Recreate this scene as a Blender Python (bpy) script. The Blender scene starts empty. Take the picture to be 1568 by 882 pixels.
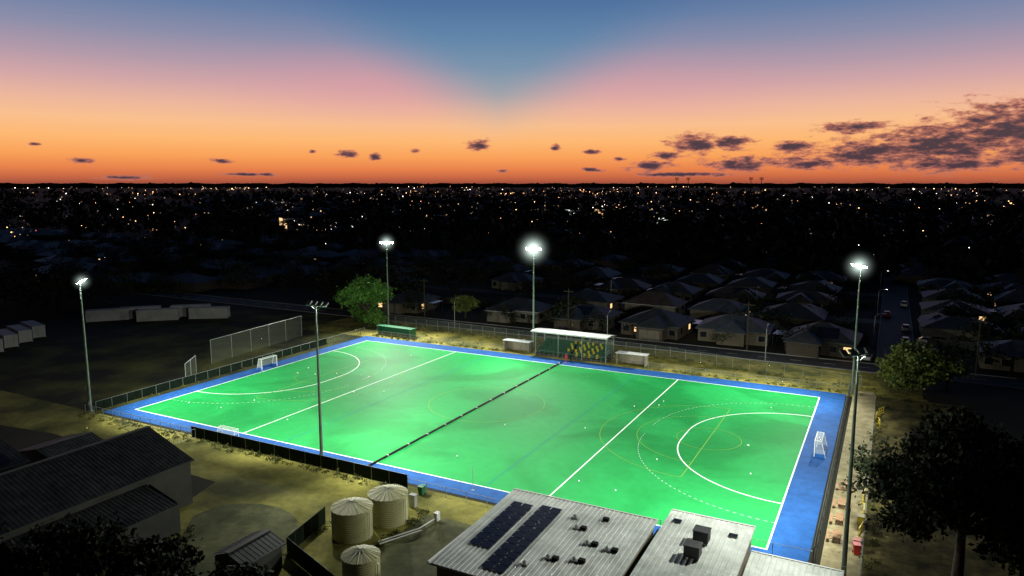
import bpy, math, random, bmesh
import numpy as np
from mathutils import Vector, Matrix
random.seed(7); rng=np.random.default_rng(7)
scene=bpy.context.scene
D=bpy.data
def lin(c): 
    c=[x/255 for x in c]
    return tuple((x/12.92 if x<=.04045 else ((x+.055)/1.055)**2.4) for x in c)+(1,)
# ---------------------------------------------------------------- materials
def nodes_of(m):
    m.use_nodes=True; nt=m.node_tree; return nt,nt.nodes,nt.links
def mat(name,c1,c2=None,rough=.7,scale=1.0,metal=0.0,bump=0.0,bscale=None,spec=.5,detail=5,lo=.35,hi=.65,fine=0,flo=.45):
    m=D.materials.new(name); nt,N,L=nodes_of(m); b=N['Principled BSDF']
    b.inputs['Roughness'].default_value=rough; b.inputs['Metallic'].default_value=metal
    b.inputs['Specular IOR Level'].default_value=spec
    b.inputs['Base Color'].default_value=tuple(c1)+(1,)
    if c2 is not None or bump:
        g=N.new('ShaderNodeNewGeometry')
        n=N.new('ShaderNodeTexNoise'); n.inputs['Scale'].default_value=scale; n.inputs['Detail'].default_value=detail
        L.new(g.outputs['Position'],n.inputs['Vector'])
        if c2 is not None:
            r=N.new('ShaderNodeValToRGB'); e=r.color_ramp.elements
            e[0].position=lo; e[0].color=tuple(c1)+(1,); e[1].position=hi; e[1].color=tuple(c2)+(1,)
            L.new(n.outputs['Fac'],r.inputs['Fac']); out=r.outputs['Color']
            if fine:
                n4=N.new('ShaderNodeTexNoise'); n4.inputs['Scale'].default_value=fine; n4.inputs['Detail'].default_value=4; n4.inputs['Roughness'].default_value=.7
                L.new(g.outputs['Position'],n4.inputs['Vector'])
                q=N.new('ShaderNodeMapRange'); q.inputs[1].default_value=.35; q.inputs[2].default_value=.62; q.inputs[3].default_value=flo; q.inputs[4].default_value=1.1; L.new(n4.outputs['Fac'],q.inputs[0])
                x=N.new('ShaderNodeVectorMath'); x.operation='SCALE'; L.new(out,x.inputs[0]); L.new(q.outputs[0],x.inputs['Scale']); out=x.outputs[0]
            L.new(out,b.inputs['Base Color'])
        if bump:
            n2=N.new('ShaderNodeTexNoise'); n2.inputs['Scale'].default_value=bscale or scale*6; n2.inputs['Detail'].default_value=2
            L.new(g.outputs['Position'],n2.inputs['Vector'])
            bp=N.new('ShaderNodeBump'); bp.inputs['Strength'].default_value=bump; bp.inputs['Distance'].default_value=.1
            L.new(n2.outputs['Fac'],bp.inputs['Height']); L.new(bp.outputs['Normal'],b.inputs['Normal'])
    return m
def emit(name,c,s,sample=False):
    m=D.materials.new(name); nt,N,L=nodes_of(m); N.clear()
    e=N.new('ShaderNodeEmission'); e.inputs[0].default_value=tuple(c)+(1,); e.inputs[1].default_value=s
    o=N.new('ShaderNodeOutputMaterial'); L.new(e.outputs[0],o.inputs[0])
    if not sample: m.cycles.emission_sampling='NONE'
    return m
def mesh_mat(name,c,opac):
    m=D.materials.new(name); nt,N,L=nodes_of(m); b=N['Principled BSDF']
    b.inputs['Base Color'].default_value=tuple(c)+(1,); b.inputs['Roughness'].default_value=.6
    t=N.new('ShaderNodeBsdfTransparent'); x=N.new('ShaderNodeMixShader'); x.inputs[0].default_value=opac
    L.new(t.outputs[0],x.inputs[1]); L.new(b.outputs[0],x.inputs[2]); L.new(x.outputs[0],N['Material Output'].inputs[0])
    return m
M={}
M['ground']=mat('ground_soil',(.010,.011,.007),(.024,.022,.013),.95,.03,spec=.2)
M['field']=mat('dry_grass_field',(.012,.015,.005),(.09,.095,.018),.95,.10,bump=.4,bscale=2,detail=6,lo=.42,hi=.66,spec=.2,fine=1.1,flo=.7)
M['verge']=mat('sandy_grass_verge',(.10,.105,.018),(.40,.34,.075),.95,.22,bump=.3,bscale=2,detail=6,spec=.2,fine=1.4,flo=.65)
M['apron']=mat('sandy_hardstand',(.060,.062,.011),(.34,.31,.072),.9,.09,bump=.25,bscale=1.5,detail=7,lo=.38,hi=.64,spec=.2,fine=1.0,flo=.75)
M['slab']=mat('concrete_slab',(.07,.08,.028),(.15,.15,.065),.85,.35,bump=.1,detail=6,spec=.2,fine=1.5,flo=.75)
M['asphalt']=mat('asphalt',(.022,.023,.025),(.038,.038,.038),.75,.6,bump=.2,bscale=8)
M['kerb']=mat('kerb_concrete',(.3,.3,.28),(.22,.22,.2),.8,.8)
M['paving']=mat('pale_paving',(.24,.20,.11),(.38,.33,.19),.85,.7,bump=.1,spec=.2,fine=2,flo=.8)
M['bed']=mat('garden_bed_mulch',(.04,.037,.013),(.22,.18,.055),.95,.35,bump=.4,bscale=2,detail=6,spec=.2,fine=1.3,flo=.6)
M['white']=mat('white_paint',(.70,.71,.69),None,.5)
M['wline']=mat('white_line_paint',(.80,.84,.82),None,.8,spec=.2)
M['yline']=mat('yellow_line_paint',(.15,.36,.05),None,.8,spec=.2)
M['bline']=mat('blue_line_paint',(.012,.17,.26),None,.8,spec=.2)
M['blue']=mat('blue_turf',(.012,.074,.26),(.018,.098,.33),.8,.15,bump=.1,bscale=3,spec=.15,fine=.8,flo=.8)
M['steel']=mat('galvanised_steel',(.30,.32,.30),(.40,.42,.40),.45,2,metal=.5)
M['polegreen']=mat('mast_steel',(.20,.25,.20),(.28,.33,.28),.5,1,metal=.3)
M['black']=mat('black_net_fabric',(.010,.011,.010),None,.9,spec=.1)
M['screen']=mat('windscreen_mesh_fabric',(.008,.016,.010),(.016,.026,.016),.9,1.5,spec=.1)
M['glass']=mat('dark_glass',(.01,.012,.015),None,.08)
M['pv']=mat('solar_panel_glass',(.010,.013,.028),None,.15)
M['pvframe']=mat('panel_frame',(.25,.25,.27),None,.4,metal=.8)
M['roofwhite']=mat('zincalume_roof',(.46,.49,.46),(.62,.65,.61),.42,.22,metal=.0,detail=6,lo=.33,hi=.6,fine=.9,flo=.8)
M['glintsheet']=mat('added_sky_glint_sheet',(.25,.27,.30),None,.22,metal=.6)  # glossy sheet for covers added to give sky glints
M['rubber']=mat('tyre_rubber',(.015,.015,.015),None,.9)
M['red']=mat('red_plastic',(.5,.02,.015),None,.4)
M['yellow']=mat('yellow_plastic',(.65,.50,.03),None,.45)
M['green']=mat('green_plastic',(.01,.12,.045),None,.45)
M['seatg']=mat('green_seat',(.005,.055,.025),None,.5)
M['seaty']=mat('yellow_seat',(.34,.27,.012),None,.5)
M['brick']=mat('cream_brick',(.22,.19,.13),(.30,.26,.19),.85,1.2)
M['tank']=mat('cream_tank_steel',(.36,.35,.17),(.48,.46,.24),.55,.6,metal=.0)
M['shedwall']=mat('shed_cladding',(.05,.054,.046),(.08,.08,.07),.6,.4,spec=.3)
M['shedroof']=mat('shed_roof_sheet',(.034,.038,.039),(.06,.064,.064),.6,.2,detail=5,spec=.3,fine=1.2)
M['bark']=mat('bark',(.04,.032,.022),(.09,.075,.05),.9,3)
M['leafb']=mat('leaf_bright',(.05,.15,.020),(.15,.34,.05),.6,.7)
M['leafy']=mat('leaf_pale',(.06,.10,.018),(.24,.29,.05),.6,.6)
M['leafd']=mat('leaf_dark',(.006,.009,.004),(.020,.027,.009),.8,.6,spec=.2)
M['leafs']=mat('leaf_suburb',(.009,.014,.007),(.024,.032,.014),.8,.08,spec=.2)
M['leafg']=mat('leaf_grass_tuft',(.05,.06,.015),(.16,.17,.05),.8,.6,spec=.2)
M['mesh']=mesh_mat('chainlink_mesh',(.25,.29,.22),.13)
M['net']=mesh_mat('goal_net_cord',(.6,.65,.65),.28)
M['lamp']=emit('floodlight_led',(.93,1,.95),120)
M['winwarm']=emit('lit_window_warm',(1,.62,.28),1.4)
M['winwhite']=emit('lit_window_white',(.9,1,.9),1.8)
M['cloth']=mat('red_cloth',(.4,.04,.05),None,.8)
M['cont']=mat('painted_container_steel',(.26,.27,.26),(.36,.36,.34),.6,.5)
def turf():
    m=D.materials.new('green_hockey_turf'); nt,N,L=nodes_of(m); b=N['Principled BSDF']
    b.inputs['Specular IOR Level'].default_value=.10
    g=N.new('ShaderNodeNewGeometry')
    n=N.new('ShaderNodeTexNoise'); n.inputs['Scale'].default_value=.06; n.inputs['Detail'].default_value=6; n.inputs['Distortion'].default_value=.6
    L.new(g.outputs['Position'],n.inputs['Vector'])
    r=N.new('ShaderNodeValToRGB'); e=r.color_ramp.elements
    e[0].position=.42;e[0].color=(.008,.235,.050,1);e[1].position=.53;e[1].color=(.015,.320,.075,1)
    L.new(n.outputs['Fac'],r.inputs['Fac'])
    n3=N.new('ShaderNodeTexNoise'); n3.inputs['Scale'].default_value=.9; n3.inputs['Detail'].default_value=5
    L.new(g.outputs['Position'],n3.inputs['Vector'])
    mx=N.new('ShaderNodeMix'); mx.data_type='RGBA'; mx.blend_type='MULTIPLY'; mx.inputs[0].default_value=.28
    L.new(r.outputs['Color'],mx.inputs[6]); L.new(n3.outputs['Fac'],mx.inputs[7]); L.new(mx.outputs[2],b.inputs['Base Color'])
    b.inputs['Roughness'].default_value=.66
    n2=N.new('ShaderNodeTexNoise'); n2.inputs['Scale'].default_value=12; L.new(g.outputs['Position'],n2.inputs['Vector'])
    bp=N.new('ShaderNodeBump'); bp.inputs['Strength'].default_value=.25; bp.inputs['Distance'].default_value=.02
    L.new(n2.outputs['Fac'],bp.inputs['Height']); L.new(bp.outputs['Normal'],b.inputs['Normal'])
    return m
M['turf']=turf()
def bloom_glow():
    m=D.materials.new('added_lamp_bloom'); nt,N,L=nodes_of(m); N.clear()  # emissive volume that imitates lens bloom, no mist in the air
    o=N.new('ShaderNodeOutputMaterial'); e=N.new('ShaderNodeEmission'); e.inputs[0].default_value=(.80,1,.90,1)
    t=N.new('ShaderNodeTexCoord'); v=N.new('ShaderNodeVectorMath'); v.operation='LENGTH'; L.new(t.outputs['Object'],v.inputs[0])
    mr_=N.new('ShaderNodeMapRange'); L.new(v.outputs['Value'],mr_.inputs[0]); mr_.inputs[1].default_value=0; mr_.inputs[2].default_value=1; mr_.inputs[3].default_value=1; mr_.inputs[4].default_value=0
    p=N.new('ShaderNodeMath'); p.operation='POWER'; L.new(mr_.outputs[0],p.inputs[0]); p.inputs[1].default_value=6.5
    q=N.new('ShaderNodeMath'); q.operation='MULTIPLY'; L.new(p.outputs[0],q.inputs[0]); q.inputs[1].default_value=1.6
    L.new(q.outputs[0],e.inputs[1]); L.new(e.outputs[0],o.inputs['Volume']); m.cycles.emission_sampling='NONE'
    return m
M['bloom_glow']=bloom_glow()
# ---------------------------------------------------------------- mesh builder
class MB:
    def __init__(s): s.v=[];s.f=[];s.m=[];s.T=Matrix.Identity(4)
    def add(s,vs,fs,mi=0):
        o=len(s.v)
        s.v+= [tuple(s.T@Vector(p)) for p in vs]
        s.f+=[tuple(i+o for i in f) for f in fs]; s.m+=[mi]*len(fs)
    def box(s,x0,x1,y0,y1,z0,z1,mi=0):
        s.add([(x0,y0,z0),(x1,y0,z0),(x1,y1,z0),(x0,y1,z0),(x0,y0,z1),(x1,y0,z1),(x1,y1,z1),(x0,y1,z1)],
              [(3,2,1,0),(4,5,6,7),(0,1,5,4),(1,2,6,5),(2,3,7,6),(3,0,4,7)],mi)
    def quad(s,a,b,c,d,mi=0): s.add([a,b,c,d],[(0,1,2,3)],mi)
    def tube(s,pts,rad,n=8,mi=0,cap=True):
        pts=[Vector(p) for p in pts]
        if not hasattr(rad,'__len__'): rad=[rad]*len(pts)
        vs=[];fs=[]
        for i,p in enumerate(pts):
            t=(pts[min(i+1,len(pts)-1)]-pts[max(i-1,0)]).normalized()
            a=Vector((0,0,1)) if abs(t.z)<.9 else Vector((1,0,0))
            u=t.cross(a).normalized(); w=t.cross(u)
            for k in range(n):
                an=2*math.pi*k/n; vs.append(tuple(p+(u*math.cos(an)+w*math.sin(an))*rad[i]))
        for i in range(len(pts)-1):
            for k in range(n):
                k2=(k+1)%n; fs.append((i*n+k,i*n+k2,(i+1)*n+k2,(i+1)*n+k))
        if cap: fs.append(tuple(range(n)));fs.append(tuple((len(pts)-1)*n+k for k in range(n))[::-1])
        s.add(vs,fs,mi)
    def obj(s,name,mats,parent=None,smooth=False,bevel=0):
        me=D.meshes.new(name); me.from_pydata(s.v,[],s.f); 
        for m in mats: me.materials.append(M[m] if isinstance(m,str) else m)
        me.polygons.foreach_set('material_index',s.m)
        if smooth: me.polygons.foreach_set('use_smooth',[True]*len(s.f))
        me.update()
        o=D.objects.new(name,me); scene.collection.objects.link(o)
        if parent: o.parent=parent
        if bevel:
            b=o.modifiers.new('bevel','BEVEL'); b.width=bevel; b.segments=2
        return o
def empty(name,loc=(0,0,0),rz=0):
    o=D.objects.new(name,None); o.location=loc; o.rotation_euler=(0,0,rz); o.empty_display_size=.5
    scene.collection.objects.link(o); return o
def sheet(name,pts,z,m):
    b=MB(); b.add([(x,y,z) for x,y in pts],[tuple(range(len(pts)))]); return b.obj(name,[m])
def rect(x0,x1,y0,y1): return [(x0,y0),(x1,y0),(x1,y1),(x0,y1)]
def quads_np(name,V,mats,mi=None,parent=None):
    n=len(V)//4; me=D.meshes.new(name); me.vertices.add(4*n); me.vertices.foreach_set('co',V.astype(np.float32).ravel())
    me.loops.add(4*n); me.loops.foreach_set('vertex_index',np.arange(4*n,dtype=np.int32))
    me.polygons.add(n); me.polygons.foreach_set('loop_start',np.arange(0,4*n,4,dtype=np.int32)); me.polygons.foreach_set('loop_total',np.full(n,4,dtype=np.int32))
    for m in mats: me.materials.append(M[m])
    if mi is not None: me.polygons.foreach_set('material_index',np.asarray(mi,dtype=np.int32))
    me.update(calc_edges=True); me.validate()
    o=D.objects.new(name,me); scene.collection.objects.link(o)
    if parent: o.parent=parent
    return o
def leaf_quads(C,S):
    n=len(C); a=rng.normal(size=(n,3)); a/=np.linalg.norm(a,axis=1)[:,None]
    b=rng.normal(size=(n,3)); b-=a*(a*b).sum(1)[:,None]; b/=np.linalg.norm(b,axis=1)[:,None]
    a=a*S[:,None]; b=b*(S*.6)[:,None]
    V=np.stack([C-a-b*.3,C-b,C+a+b*.3,C+b],axis=1); return V.reshape(-1,3)
# ---------------------------------------------------------------- camera
yaw,pit=-.4824,.1429
d=Vector((math.cos(pit)*math.sin(yaw),math.cos(pit)*math.cos(yaw),-math.sin(pit)))
r=Vector((math.cos(yaw),-math.sin(yaw),0)); u=r.cross(d)
cam=D.cameras.new('camera'); co=D.objects.new('camera',cam); scene.collection.objects.link(co)
cam.sensor_width=36; cam.lens=25.38; cam.clip_end=60000; cam.clip_start=.5
co.matrix_world=Matrix(((r.x,u.x,-d.x,99.62),(r.y,u.y,-d.y,-67.0),(r.z,u.z,-d.z,33.795),(0,0,0,1)))
scene.camera=co
scene.view_settings.view_transform='Standard'; scene.view_settings.look='None'; scene.view_settings.exposure=0
# ---------------------------------------------------------------- sky
w=D.worlds.new('World'); scene.world=w; w.use_nodes=True; nt=w.node_tree; N=nt.nodes; L=nt.links
w.cycles.sampling_method='NONE'
bg=N['Background']
def math_(op,a,b=None,c=None):
    n=N.new('ShaderNodeMath'); n.operation=op
    for i,x in enumerate((a,b,c)):
        if x is None: continue
        if isinstance(x,(int,float)): n.inputs[i].default_value=x
        else: L.new(x,n.inputs[i])
    return n.outputs[0]
def vm(op,a,b=None):
    n=N.new('ShaderNodeVectorMath'); n.operation=op
    for i,x in enumerate((a,b)):
        if x is None: continue
        if isinstance(x,tuple): n.inputs[i].default_value=x
        else: L.new(x,n.inputs[i])
    return n
def mr(x,a,b,c,dd,smooth=True):
    n=N.new('ShaderNodeMapRange'); n.interpolation_type='SMOOTHSTEP' if smooth else 'LINEAR'
    L.new(x,n.inputs[0])
    for i,k in enumerate((a,b,c,dd)): n.inputs[i+1].default_value=k
    return n.outputs[0]
def mixc(f,a,b):
    n=N.new('ShaderNodeMix'); n.data_type='RGBA'
    if isinstance(f,float): n.inputs[0].default_value=f
    else: L.new(f,n.inputs[0])
    for i,x in ((6,a),(7,b)):
        if isinstance(x,tuple): n.inputs[i].default_value=x
        else: L.new(x,n.inputs[i])
    return n.outputs[2]
tc=N.new('ShaderNodeTexCoord'); dr=tc.outputs['Generated']
fa=vm('DOT_PRODUCT',dr,(-.4639,.8859,0)).outputs['Value']; fb=vm('DOT_PRODUCT',dr,(.8859,.4639,0)).outputs['Value']
sp=N.new('ShaderNodeSeparateXYZ'); L.new(dr,sp.inputs[0])
az=math_('MULTIPLY',math_('ARCTAN2',fb,fa),57.2958)
el=math_('MULTIPLY',math_('ARCSINE',sp.outputs[2]),57.2958)
def ramp(x,stops):
    n=N.new('ShaderNodeValToRGB'); cr=n.color_ramp
    while len(cr.elements)<len(stops): cr.elements.new(.5)
    for e,(p,c) in zip(cr.elements,stops): e.position=p; e.color=lin(c)
    L.new(x,n.inputs[0]); return n.outputs[0]
e16=math_('DIVIDE',el,16.0)
side=ramp(e16,[(0,(150,78,62)),(.03,(198,102,68)),(.07,(232,130,76)),(.13,(250,162,90)),(.20,(254,184,114)),(.28,(250,192,142)),(.36,(236,182,158)),(.45,(210,166,168)),(.54,(178,154,170)),(.65,(140,142,170)),(.77,(106,128,166)),(.9,(80,110,156)),(1,(66,96,142))])
wed=ramp(e16,[(0,(150,78,62)),(.07,(232,130,76)),(.16,(254,176,106)),(.24,(242,190,144)),(.32,(204,180,162)),(.42,(154,164,172)),(.55,(118,148,174)),(.68,(96,134,170)),(.82,(80,116,160)),(1,(62,94,142))])
pk=math_('MAXIMUM',mr(math_('ABSOLUTE',math_('ADD',az,9.5)),0,16,1,0),math_('MULTIPLY',mr(math_('ABSOLUTE',math_('ADD',az,-10)),0,14,1,0),.6))
pb=math_('MULTIPLY',pk,mr(math_('ABSOLUTE',math_('SUBTRACT',el,7.2)),0,3.8,.38,0))
side=mixc(pb,side,lin((224,152,164)))
azw=math_('ABSOLUTE',math_('ADD',az,1.0))
wf=mr(math_('SUBTRACT',el,math_('ADD',math_('MULTIPLY',azw,.70),2.6)),-2.2,5.6,0,1)
wf=math_('MULTIPLY',wf,.95)
sky=mixc(wf,side,wed)
cv=N.new('ShaderNodeCombineXYZ'); L.new(az,cv.inputs[0]); L.new(el,cv.inputs[1])
nz=N.new('ShaderNodeTexNoise'); nz.inputs['Scale'].default_value=1.0; nz.inputs['Detail'].default_value=7; nz.inputs['Roughness'].default_value=.66
L.new(vm('MULTIPLY',cv.outputs[0],(.8,2.3,1)).outputs[0],nz.inputs['Vector'])
CL=[(-2.5,3.0,1.0,.45),(-12.6,2.25,1.0,.34),(-30.5,1.6,.7,.22),(-21.7,1.65,.9,.18),(-7.6,2.5,.4,.2),(3.4,2.8,.4,.25),(6.2,2.5,.6,.2),(14.1,3.0,2.1,.85),(16.5,3.05,1.7,.6),(10.7,1.35,1.9,.45),(17.2,1.45,2.7,.6),(20.9,2.6,1.6,.6),(24.8,3.95,2.4,.45),(26.1,2.15,4.2,1.1),(30.4,2.6,5.2,1.7),(34,3.5,4.6,1.9),(31,1.3,4.5,.55),(21.8,1.5,2.8,.5),(6.2,1.1,1.0,.2),(-19.9,.7,2.4,.16),(-28,.45,1.8,.18),(-.7,1.0,.5,.16),(11.9,2.1,1.4,.32),(-10.6,2.1,.45,.25),(36,1.9,3.5,1.0),(38.5,3.8,3.5,1.4),(13,.75,4,.2),(8.3,1.9,.5,.18),(-15.2,2.4,.3,.15),(-33,2.6,.4,.15)]
dist=None
for a,e,ww,hh in CL:
    t=vm('LENGTH',vm('MULTIPLY',vm('SUBTRACT',cv.outputs[0],(a,e,0)).outputs[0],(1/ww,1/hh,0)).outputs[0]).outputs['Value']
    dist=t if dist is None else math_('MINIMUM',dist,t)
fld=math_('ADD',math_('SUBTRACT',1.05,dist),math_('MULTIPLY',math_('SUBTRACT',nz.outputs['Fac'],.5),3.1))
cf=mr(fld,-.15,.5,0,.97)
cdark=mr(fld,.1,.95,0,1)
ccol=mixc(cdark,lin((196,118,100)),lin((66,54,68)))
sky=mixc(cf,sky,ccol)
dim=math_('MULTIPLY',mr(fa,-.2,.6,.05,1),mr(el,13.5,40,1,.08))
sky2=vm('SCALE',sky); L.new(dim,sky2.inputs['Scale'])
below=mr(el,-.6,-.05,0,1)
sky3=vm('SCALE',sky2.outputs[0]); L.new(below,sky3.inputs['Scale'])
L.new(sky3.outputs[0],bg.inputs['Color']); bg.inputs['Strength'].default_value=1.0
# ---------------------------------------------------------------- ground & sheets
sheet('ground',rect(-20000,20000,-20000,20000),0,'ground')
sheet('dry_grass_field',[(-60,-14),(-3,-4),(-3,60),(-22,76),(-60,70)],.004,'field')
sheet('sandy_verge',rect(-22,106,58,75.6),.008,'verge')
sheet('sandy_hardstand',[(-45,-3.6),(69,-3.6),(69,-36),(40,-36),(33,-13),(0,-12),(-45,-18)],.012,'apron')
sheet('concrete_slab',rect(59,68,-21,-8.5),.016,'slab')
sheet('driveway_slab',[(38,-20)]+[(44+7.5*math.cos(a),-22+7.5*math.sin(a)) for a in np.linspace(2.4,-1.4,14)],.016,'slab')
sheet('footpath',rect(96.0,99.2,-12,62),.012,'paving')
sheet('garden_bed',rect(99.2,112,-12,60),.010,'bed')
sheet('road',rect(-200,260,76,83),.006,'asphalt')
sheet('side_street',rect(99,105.5,83,420),.006,'asphalt')
b=MB(); b.box(-200,260,75.75,76,0,.12); b.box(-200,98.9,83,83.25,0,.12); b.box(105.6,260,83,83.25,0,.12)
b.box(98.75,99,83.3,420,0,.12); b.box(105.5,105.75,83.3,420,0,.12); b.box(99.2,99.32,-12,60,0,.14); b.obj('kerb',['kerb'])
b=MB()
for i in range(60): b.box(-150+i*6,-148+i*6,79.45,79.55,.0065,.011)
b.obj('road_centre_marking',['wline'])
sheet('blue_turf_surround',rect(-3.2,95,-3,58.8),.02,'blue')
pitch=empty('hockey_pitch')
b=MB(); b.add([(0,0,.024),(91.4,0,.024),(91.4,55,.024),(0,55,.024)],[(0,1,2,3)]); b.obj('green_turf',['turf'],pitch)
def arcpts(cx,cy,rr,a0,a1,n=40): return [(cx+rr*math.cos(a),cy+rr*math.sin(a)) for a in np.linspace(a0,a1,n)]
def stroke(mb,pts,wd,z,dash=0):
    for i in range(len(pts)-1):
        if dash and i%2: continue
        a=Vector(pts[i]);c=Vector(pts[i+1]);t=(c-a).normalized();n=Vector((-t.y,t.x))*wd/2
        mb.quad((a.x-n.x,a.y-n.y,z),(c.x-n.x,c.y-n.y,z),(c.x+n.x,c.y+n.y,z),(a.x+n.x,a.y+n.y,z))
lw=.16
b=MB(); z=.032
b.box(0,91.4,-.0,lw,.028,z); b.box(0,91.4,55-lw,55,.028,z); b.box(0,lw,lw+.001,55-lw-.001,.028,z); b.box(91.4-lw,91.4,lw+.001,55-lw-.001,.028,z)
for x in (22.9,68.5): b.box(x-lw/2,x+lw/2,lw+.01,55-lw-.01,.028,z)
b.box(45.7-.06,45.7+.06,lw+.01,55-lw-.01,.028,z)
H=math.pi/2
for s in (0,1):
    def X(p): return [(91.4-x,y) for x,y in p] if s else p
    stroke(b,X(arcpts(.1,29.33,14.63,H,0)+arcpts(.1,25.67,14.63,0,-H)),lw,.034)
    stroke(b,X(arcpts(.1,29.33,19.63,H,0,80)+arcpts(.1,25.67,19.63,0,-H,80)),.045,.036,dash=1)
    px=X([(6.4,27.5)])[0]; b.box(px[0]-.15,px[0]+.15,27.35,27.65,.028,.033)
b.obj('white_lines',['wline'],pitch)
b=MB()
stroke(b,arcpts(45.7,27.5,9,0,2*math.pi,70),.10,.038)
for s in (0,1):
    def X(p): return [(91.4-x,y) for x,y in p] if s else p
    stroke(b,X([(11.5,13),(11.5,42)]),.11,.038)
    stroke(b,X(arcpts(11.5,27.5,14.5,-H,H,50)),.10,.040)
    stroke(b,X(arcpts(11.5,27.5,9.5,-H,H,40)),.09,.042)
    stroke(b,X(arcpts(11.5,27.5,4.2,0,2*math.pi,40)),.09,.043)
b.obj('yellow_lines',['yline'],pitch)
b=MB()
stroke(b,[(61,.3),(61,54.7)],.08,.036); stroke(b,[(30.4,.3),(30.4,54.7)],.08,.036)
b.obj('blue_lines',['bline'],pitch)
dv=empty('halfway_divider_net')
b=MB(); b.box(45.55,45.77,-2.6,57,.05,.22); b.obj('net_roll',['black'],dv)
b=MB()
for i in range(14): b.box(45.53,45.79,-2+i*4.4,-1.9+i*4.4,.05,.24)
b.obj('straps',['wline'],dv)
for i in range(26):
    x=random.choice([random.uniform(2,30),random.uniform(50,90)]);y=random.uniform(3,52)
    b=MB(); rr=.10
    b.tube([(x,y,.03),(x,y,.04),(x,y,.11),(x,y,.18),(x,y,.22)],[.02,.07,rr,.07,.02],8); b.obj('practice_ball',['wline'],smooth=True)
# ---------------------------------------------------------------- floodlights
def flood(px,py,h,aims,power,nfix=4,glow=5.5,extra=()):
    e=empty('floodlight_mast',(px,py,0))
    ax=sum(a[0] for a in aims)/len(aims)-px; ay=sum(a[1] for a in aims)/len(aims)-py
    yawp=math.atan2(ay,ax)
    b=MB(); b.tube([(0,0,0),(0,0,h*.5),(0,0,h)],[.22,.16,.10],12); b.tube([(0,0,0),(0,0,.08)],[.42,.42],12)
    b.box(-.16,.16,-.3,-.2,.9,1.6); b.obj('pole',['polegreen'],e,smooth=False)
    T=Matrix.Rotation(yawp,4,'Z')
    b=MB(); b.T=T; b.tube([(0,-1.5,h),(0,1.5,h)],.06,8); b.tube([(0,0,h-.6),(.0,1.0,h)],.035,6); b.tube([(0,0,h-.6),(0,-1.0,h)],.035,6); b.obj('crossarm',['polegreen'],e)
    bl=MB();bh=MB()
    for k in range(nfix):
        yy=-1.3+2.6*k/(nfix-1)
        tt=T@Matrix.Translation((.25,yy,h+.12))@Matrix.Rotation(math.radians(-42),4,'Y')
        bh.T=tt; bh.box(-.34,.34,-.30,.30,-.02,.10); 
        for q in range(5): bh.box(-.30+q*.14,-.27+q*.14,-.26,.26,.10,.17)
        bl.T=tt; bl.quad((-.30,-.26,-.024),(-.30,.26,-.024),(.30,.26,-.024),(.30,-.26,-.024))
    bh.obj('luminaire_housing',['steel'],e); bl.obj('led_panel',['lamp'],e)
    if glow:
        me=D.meshes.new('added_lamp_bloom')
        bm=bmesh.new(); bmesh.ops.create_icosphere(bm,subdivisions=3,radius=1); bm.to_mesh(me); bm.free(); me.materials.append(M['bloom_glow'])
        o=D.objects.new('added_lamp_bloom',me); scene.collection.objects.link(o); o.parent=e; o.scale=(glow,)*3; o.location=(.3*math.cos(yawp),.3*math.sin(yawp),h+.1)  # glowing sphere added round the luminaires as painted bloom
    for a,pw in [(a,power) for a in aims]+list(extra):
        ld=D.lights.new('flood_spot','SPOT'); ld.energy=pw; ld.color=(.97,1.0,.88); ld.spot_size=math.radians(104); ld.spot_blend=.8; ld.shadow_soft_size=.5
        lo=D.objects.new('flood_spot',ld); scene.collection.objects.link(lo); lo.parent=e
        v=Vector((a[0]-px,a[1]-py,-h)); off=Vector((v.x,v.y,0)).normalized()*.9
        lo.location=(off.x,off.y,h-.25); lo.rotation_euler=v.to_track_quat('-Z','Y').to_euler()
P=45000
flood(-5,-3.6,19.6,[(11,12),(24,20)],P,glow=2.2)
flood(40.4,-3.6,19.7,[(27,12),(55,12)],P,glow=0,extra=[((56,-8),P*.30)])
flood(98,-2.8,20,[(82,14),(68,22)],P,glow=0,extra=[((82,-9),P*.45)])
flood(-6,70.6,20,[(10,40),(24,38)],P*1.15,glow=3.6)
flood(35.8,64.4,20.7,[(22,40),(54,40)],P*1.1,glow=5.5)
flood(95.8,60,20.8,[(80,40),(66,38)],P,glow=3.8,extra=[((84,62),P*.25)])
# ---------------------------------------------------------------- fences
def fence(name,pts,h,step=3,screen=None,rails=(1,),r=.035,post_m='steel',mesh=True):
    e=empty(name); p=MB(); m=MB()
    for i in range(len(pts)-1):
        a=Vector(pts[i]);c=Vector(pts[i+1]);n=max(1,int((c-a).length/step))
        for k in range(n+(1 if i==len(pts)-2 else 0)):
            q=a.lerp(c,k/n); p.tube([(q.x,q.y,0),(q.x,q.y,h)],r,6)
        for f in rails: p.tube([(a.x,a.y,h*f),(c.x,c.y,h*f)],r*.7,5,cap=False)
        m.quad((a.x,a.y,.03),(c.x,c.y,.03),(c.x,c.y,h*.98),(a.x,a.y,h*.98))
    p.obj('posts_and_rails',[post_m],e)
    if mesh: m.obj('infill',[screen or 'mesh'],e)
    return e
fence('windscreen_fence',[(18,-4.2),(53.5,-4.2)],1.6,2.5,'screen')
fence('chainlink_fence',[(53.5,-4.2),(69,-4.4)],1.2,2.5)
fence('chainlink_fence',[(-5,-4.4),(18,-4.2)],1.3,2.0,rails=(1,.1),r=.045)
fence('windscreen_fence',[(-4.6,-3),(-5.2,48)],1.4,2.5,'screen')
fence('chainlink_fence',[(-5.2,48),(-5.4,61)],1.3,2.5)
fence('chainlink_fence',[(-8,72),(60,70),(97,63.5)],2.2,3)
fence('chainlink_fence',[(-5,60.2),(31,60.2)],1.1,2.5,rails=(1,.5))
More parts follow.
